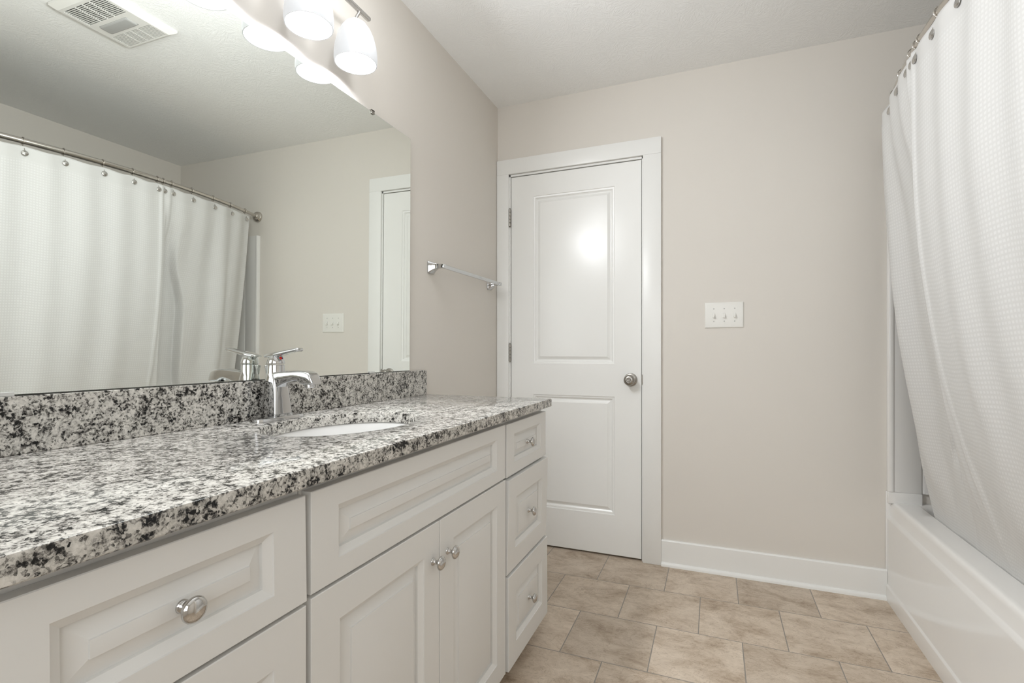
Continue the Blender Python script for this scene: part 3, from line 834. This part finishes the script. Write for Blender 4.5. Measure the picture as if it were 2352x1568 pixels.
# ------------------------------------------------------------------ bathtub and surround
tub = thing('bathtub', 'glossy white alcove bathtub below the shower curtain', 'bathtub', (2.2, -0.83, 0))
TY0, TY1 = ALC + 0.001, -0.001
bm = NB()
AP = [(1.8205, 0.0), (1.8205, 0.060), (1.8215, 0.0635), (1.8260, 0.0675), (1.8270, 0.0700), (1.8275, 0.343), (1.8285, 0.349), (1.8360, 0.3585), (1.8380, 0.3620), (1.8390, 0.401), (1.8410, 0.4105), (1.8450, 0.4165), (1.8510, 0.4195), (1.8600, 0.4200), (1.9280, 0.4200), (1.9280, 0.30), (1.86, 0.30), (1.86, 0.0)]
prism(bm, AP, lambda u, v, t: Vector((u, t, v)), TY0, TY1)
obj('apron', bm, M['acryl'], tub, 35)
bm = NB()
def trect(ins, z, r, zf_=None):
    x0, x1, y0, y1 = 1.928 + ins, RX - 0.022 - ins, TY0 + 0.03 + ins, TY1 - 0.03 - ins
    cx, cy, hx, hy = (x0 + x1) / 2, (y0 + y1) / 2, (x1 - x0) / 2, (y1 - y0) / 2
    return [Vector((cx + a, cy + b, (zf_ if (zf_ is not None and cx + a < x0 + r + 0.001) else z))) for a, b in rrect(hx, hy, r, 6)]
def trim_outer(z):
    n = rrect((RX - 0.001 - 1.9285) / 2, (TY1 - TY0) / 2 - 0.001, 0.002, 6)
    return [Vector(((RX - 0.001 + 1.9285) / 2 + a, (TY0 + TY1) / 2 + b, z if a > -0.30 else 0.4195)) for a, b in n]
loft(bm, [trim_outer(0.462), trect(0.0, 0.462, 0.05, 0.4195), trect(0.006, 0.452, 0.06, 0.4140), trect(0.012, 0.425, 0.07, 0.395), trect(0.05, 0.20, 0.10), trect(0.085, 0.11, 0.12), trect(0.15, 0.085, 0.10)], False, True)
obj('basin', bm, M['acryl'], tub, 50)
for y0, y1 in ((-0.0225, -0.001), (ALC + 0.001, ALC + 0.0225)):
    bm = NB(); box(bm, 1.8265, 1.946, y0, y1, 0.4150, 0.4648, 0.003, 3)
    obj('rim_upstand', bm, M['acryl'], tub, 40)
bm = NB(); box(bm, 1.8222, 1.8600, -0.0060, -0.0005, 0.0, 0.4640, 0.0015, 2)
obj('end_flange', bm, M['acryl'], tub, 40)

su = thing('tub_surround', 'glossy white wall surround panels above the bathtub', 'tub surround', (2.2, -0.83, 0.465))
EP = [(1.8265, 0.0005), (1.8265, 0.018), (1.8285, 0.022), (1.8325, 0.0240), (1.8430, 0.0240), (1.8470, 0.0225), (1.8490, 0.0200), (1.9400, 0.0195), (1.9440, 0.0170), (1.9460, 0.0120), (1.9500, 0.0120), (1.9520, 0.0150), (1.9560, 0.0160), (2.55, 0.0160), (2.60, 0.020), (RX - 0.001, 0.06), (RX - 0.001, 0.0005)]
bm = NB(); prism(bm, EP, lambda u, v, t: Vector((u, -v, t)), 0.4655, 1.851)
obj('end_panel', bm, M['acryl'], su, 35)
bm = NB(); prism(bm, EP, lambda u, v, t: Vector((u, ALC + v, t)), 0.4655, 1.851)
obj('end_panel', bm, M['acryl'], su, 35)
bm = NB(); box(bm, RX - 0.018, RX - 0.001, ALC + 0.06, -0.06, 0.4655, 1.851, 0.003)
obj('long_panel', bm, M['acryl'], su, 35)

# ------------------------------------------------------------------ shower rod, rings, curtain
ZR = 1.985
def rodx(y):
    s = (y + 0.83) / 0.83
    return 1.846 - 0.139 * (1 - s * s)
rod = thing('curtain_rod', 'curved brushed nickel shower curtain rod under the ceiling', 'curtain rod', (1.846, -0.02, ZR))
ys = [ALC + 0.004 + (-0.004 - ALC - 0.004) * i / 64 for i in range(65)]
bm = NB(); tube(bm, [(rodx(y), y, ZR) for y in ys if y <= -0.735], 0.0128, 20)
obj('outer_tube', bm, M['rod'], rod, 50)
bm = NB(); tube(bm, [(rodx(y), y, ZR) for y in ys if y >= -0.765], 0.0112, 20)
obj('inner_tube', bm, M['rod'], rod, 50)
for yb, d in ((-0.0005, -1), (ALC + 0.0005, 1)):
    bm = NB()
    lathe(bm, (rodx(yb), yb, ZR), (-0.30 if True else 0, d, 0), [(0.034, 0.010 - 0.01), (0.036, 0.006), (0.0345, 0.013), (0.029, 0.019), (0.0225, 0.022), (0.0215, 0.024), (0.0205, 0.033), (0.0180, 0.040), (0.0130, 0.043)], 36)
    tag(obj('wall_flange', bm, M['rod'], rod, 40), 'round stepped wall flange')

RING_Y = [-0.150, -0.287, -0.427, -0.579, -0.703, -0.752, -0.784, -0.909, -1.043, -1.196, -1.335, -1.480]
CLOTH = 0.152
def smooth01(a, b, x):
    t = max(0.0, min(1.0, (x - a) / (b - a))); return t * t * (3 - 2 * t)
def phase(y):
    # ring number as a smooth function of y
    if y > RING_Y[0]: return (RING_Y[0] - y) / 0.14
    for i in range(len(RING_Y) - 1):
        if RING_Y[i] >= y >= RING_Y[i + 1]:
            return i + (RING_Y[i] - y) / (RING_Y[i] - RING_Y[i + 1])
    return len(RING_Y) - 1 + (RING_Y[-1] - y) / 0.145
def gauss(x, s): return math.exp(-(x / s) ** 2)
Z_TOP, Z_BOT = 1.950, 0.33
def curtain_point(y, t):
    """t = 0 at the rings, 1 where the cloth dips into the tub"""
    ph = phase(y)
    top = rodx(y) - 0.015
    base = top + (1.9365 - top) / 0.889 * min(1.0, t) ** 2.45     # just clears the inner edge of the tub's rim
    # cloth nearly straight down at the end by the wall
    # shallow scallops between rings, strongest at the top
    amp = 0.0040 + 0.0040 * smooth01(-0.62, -0.35, y) * (1 - smooth01(-0.1, 0.1, y)) + 0.004 * smooth01(-0.9, -1.3, y)
    off = -amp * (1 - math.cos(2 * math.pi * ph)) * (1 - 0.80 * t)
    # long vertical folds with slow drift
    off += (0.011 * math.sin(2 * math.pi * ph * 0.5 + 0.8) + 0.006 * math.sin(2 * math.pi * ph * 0.31 + 2.0 + 1.1 * t)) * (0.15 + 0.85 * min(1, 1.6 * t)) * (1 - 0.55 * t ** 4) * (1 - gauss(y + 0.752 - 0.30 * t ** 6, 0.16))
    # the deep fold below the bunched rings: steep on the wall side, easy on the camera side
    yf = -0.752 + 0.30 * max(0.0, t) ** 6
    d = y - yf
    A = 0.007 * smooth01(0.04, 0.40, t) * (1 - 0.6 * smooth01(0.7, 1.0, t))
    if d > 0: prof = 1 - smooth01(0.0, 0.022, d)
    else: prof = gauss(d, 0.13)
    off -= A * prof
    # beyond the fold the cloth hangs nearer the tub, with a hollow right behind the fold
    open_ = smooth01(0.10, 0.34, t) * (1 - smooth01(0.66, 0.80, t))
    wd = 0.10 + 0.10 * smooth01(0.16, 0.42, t)
    if d > 0:
        off += max(0.0, 1.772 - rodx(y)) * smooth01(0.03, 0.30, t) * (1 - 0.8 * smooth01(0.55, 1.0, t)) * smooth01(0.0, 0.022, d)
        off += 0.068 * open_ * smooth01(0.0, 0.022, d) * (1 - smooth01(wd - 0.03, wd + 0.015, d))
    over = 0.030 * open_ * gauss(d - (wd + 0.012), 0.03)
    # soft folds nearer the wall
    d2 = y - (-0.33 + 0.06 * t ** 3)
    off -= 0.010 * (1 - smooth01(0.0, 0.04, d2) if d2 > 0 else gauss(d2, 0.05)) * smooth01(0.05, 0.4, t) * (1 - 0.5 * smooth01(0.8, 1, t))
    # near-camera broad wave
    off -= 0.016 * gauss(y + 1.12, 0.10) * smooth01(0.0, 0.3, t)
    # creases
    off += 0.0016 * math.sin(31 * y + 17 * t) * smooth01(0.35, 0.8, t) + 0.0011 * math.sin(63 * y - 41 * t + 2.0) * smooth01(0.5, 0.9, t)
    x = base + off * (1 - 0.85 * smooth01(0.78, 0.96, t))
    zt = Z_TOP + 0.008 - 0.0042 * (1 - math.cos(2 * math.pi * ph)) * (1.0 if y < -0.8 or y > -0.68 else 0.5)
    z = zt + (Z_BOT - zt) * t
    # the free edge pulls away from the wall lower down
    yy = y - 0.062 * math.sin(min(1.0, t * 1.1) * math.pi / 2) * smooth01(-0.55, -0.12, y)
    yy -= over
    return Vector((x, yy, z))
def curtain():
    ny, nz = 460, 170
    y0, y1 = -1.60, -0.122
    bm = NB(); uvl = bm.loops.layers.uv.new('cloth')
    grid = []
    for j in range(nz + 1):
        t = j / nz
        grid.append([bm.verts.new(curtain_point(y1 + (y0 - y1) * i / ny, t)) for i in range(ny + 1)])
    # cloth length along a mid-height row gives the weave's u
    us = [0.0]
    mid = grid[nz // 3]
    for i in range(ny):
        us.append(us[-1] + (mid[i + 1].co - mid[i].co).length)
    for j in range(nz):
        for i in range(ny):
            f = bm.faces.new((grid[j][i], grid[j][i + 1], grid[j + 1][i + 1], grid[j + 1][i]))
            for lp, (jj, ii) in zip(f.loops, ((j, i), (j, i + 1), (j + 1, i + 1), (j + 1, i))):
                lp[uvl].uv = (us[ii], Z_TOP - (Z_TOP - Z_BOT) * jj / nz)
    return bm
cu = obj('shower_curtain', curtain(), M['cloth'], None, 180)
tag(cu, 'white waffle weave shower curtain hanging into the bathtub', 'shower curtain')
md_ = cu.modifiers.new('cloth_thickness', 'SOLIDIFY'); md_.thickness = 0.0016; md_.offset = 0.0

# one ring, then copies
def ring(i):
    y = RING_Y[i]
    x = rodx(y)
    t = thing('curtain_ring', 'brushed nickel curtain ring', 'curtain ring', (x, y, ZR), 'curtain rings along the shower rod')
    bm = NB()
    torus(bm, (x, y, ZR), (0, 1, 0), 0.0155, 0.0019, 28, 8)
    tube(bm, [(x, y, ZR - 0.0155), (x - 0.002, y, ZR - 0.026), (x - 0.014, y, ZR - 0.036), (x - 0.0185, y, ZR - 0.046), (x - 0.0200, y, ZR - 0.058)], 0.0016, 8)
    obj('hook', bm, M['rod'], t, 60)
    bm = NB()
    lathe(bm, (x - 0.0185, y, ZR - 0.058), (-1, -0.15, 0.05), [(0.0095, 0), (0.0122, 0.0008), (0.0125, 0.0020), (0.0110, 0.0030), (0.0, 0.0036)], 24)
    tag(obj('button', bm, M['knob'], t, 50), 'round metal button in front of the cloth')
    return t
r0 = ring(0)
rings = [r0]
for i in range(1, len(RING_Y)):
    c = copy_tree(r0, (rodx(RING_Y[i]) - rodx(RING_Y[0]), RING_Y[i] - RING_Y[0], 0))
    rings.append(c)
RL = ['brushed nickel curtain ring closest to the rod flange by the back wall',
      'brushed nickel curtain ring, second along the rod from the wall flange',
      'brushed nickel curtain ring, third along the rod from the wall flange',
      'brushed nickel curtain ring, fourth along the rod from the wall flange',
      'brushed nickel curtain ring on the wall side of the bunched rings at mid rod',
      'brushed nickel curtain ring, middle one of the three bunched at mid rod',
      'brushed nickel curtain ring on the near side of the bunched rings at mid rod',
      'brushed nickel curtain ring, first toward the camera after the bunched rings',
      'brushed nickel curtain ring, second toward the camera after the bunched rings',
      'brushed nickel curtain ring, third toward the camera after the bunched rings',
      'brushed nickel curtain ring at the left edge of the mirror reflection',
      'brushed nickel curtain ring nearest the camera along the shower rod']
for c, l in zip(rings, RL): c['label'] = l
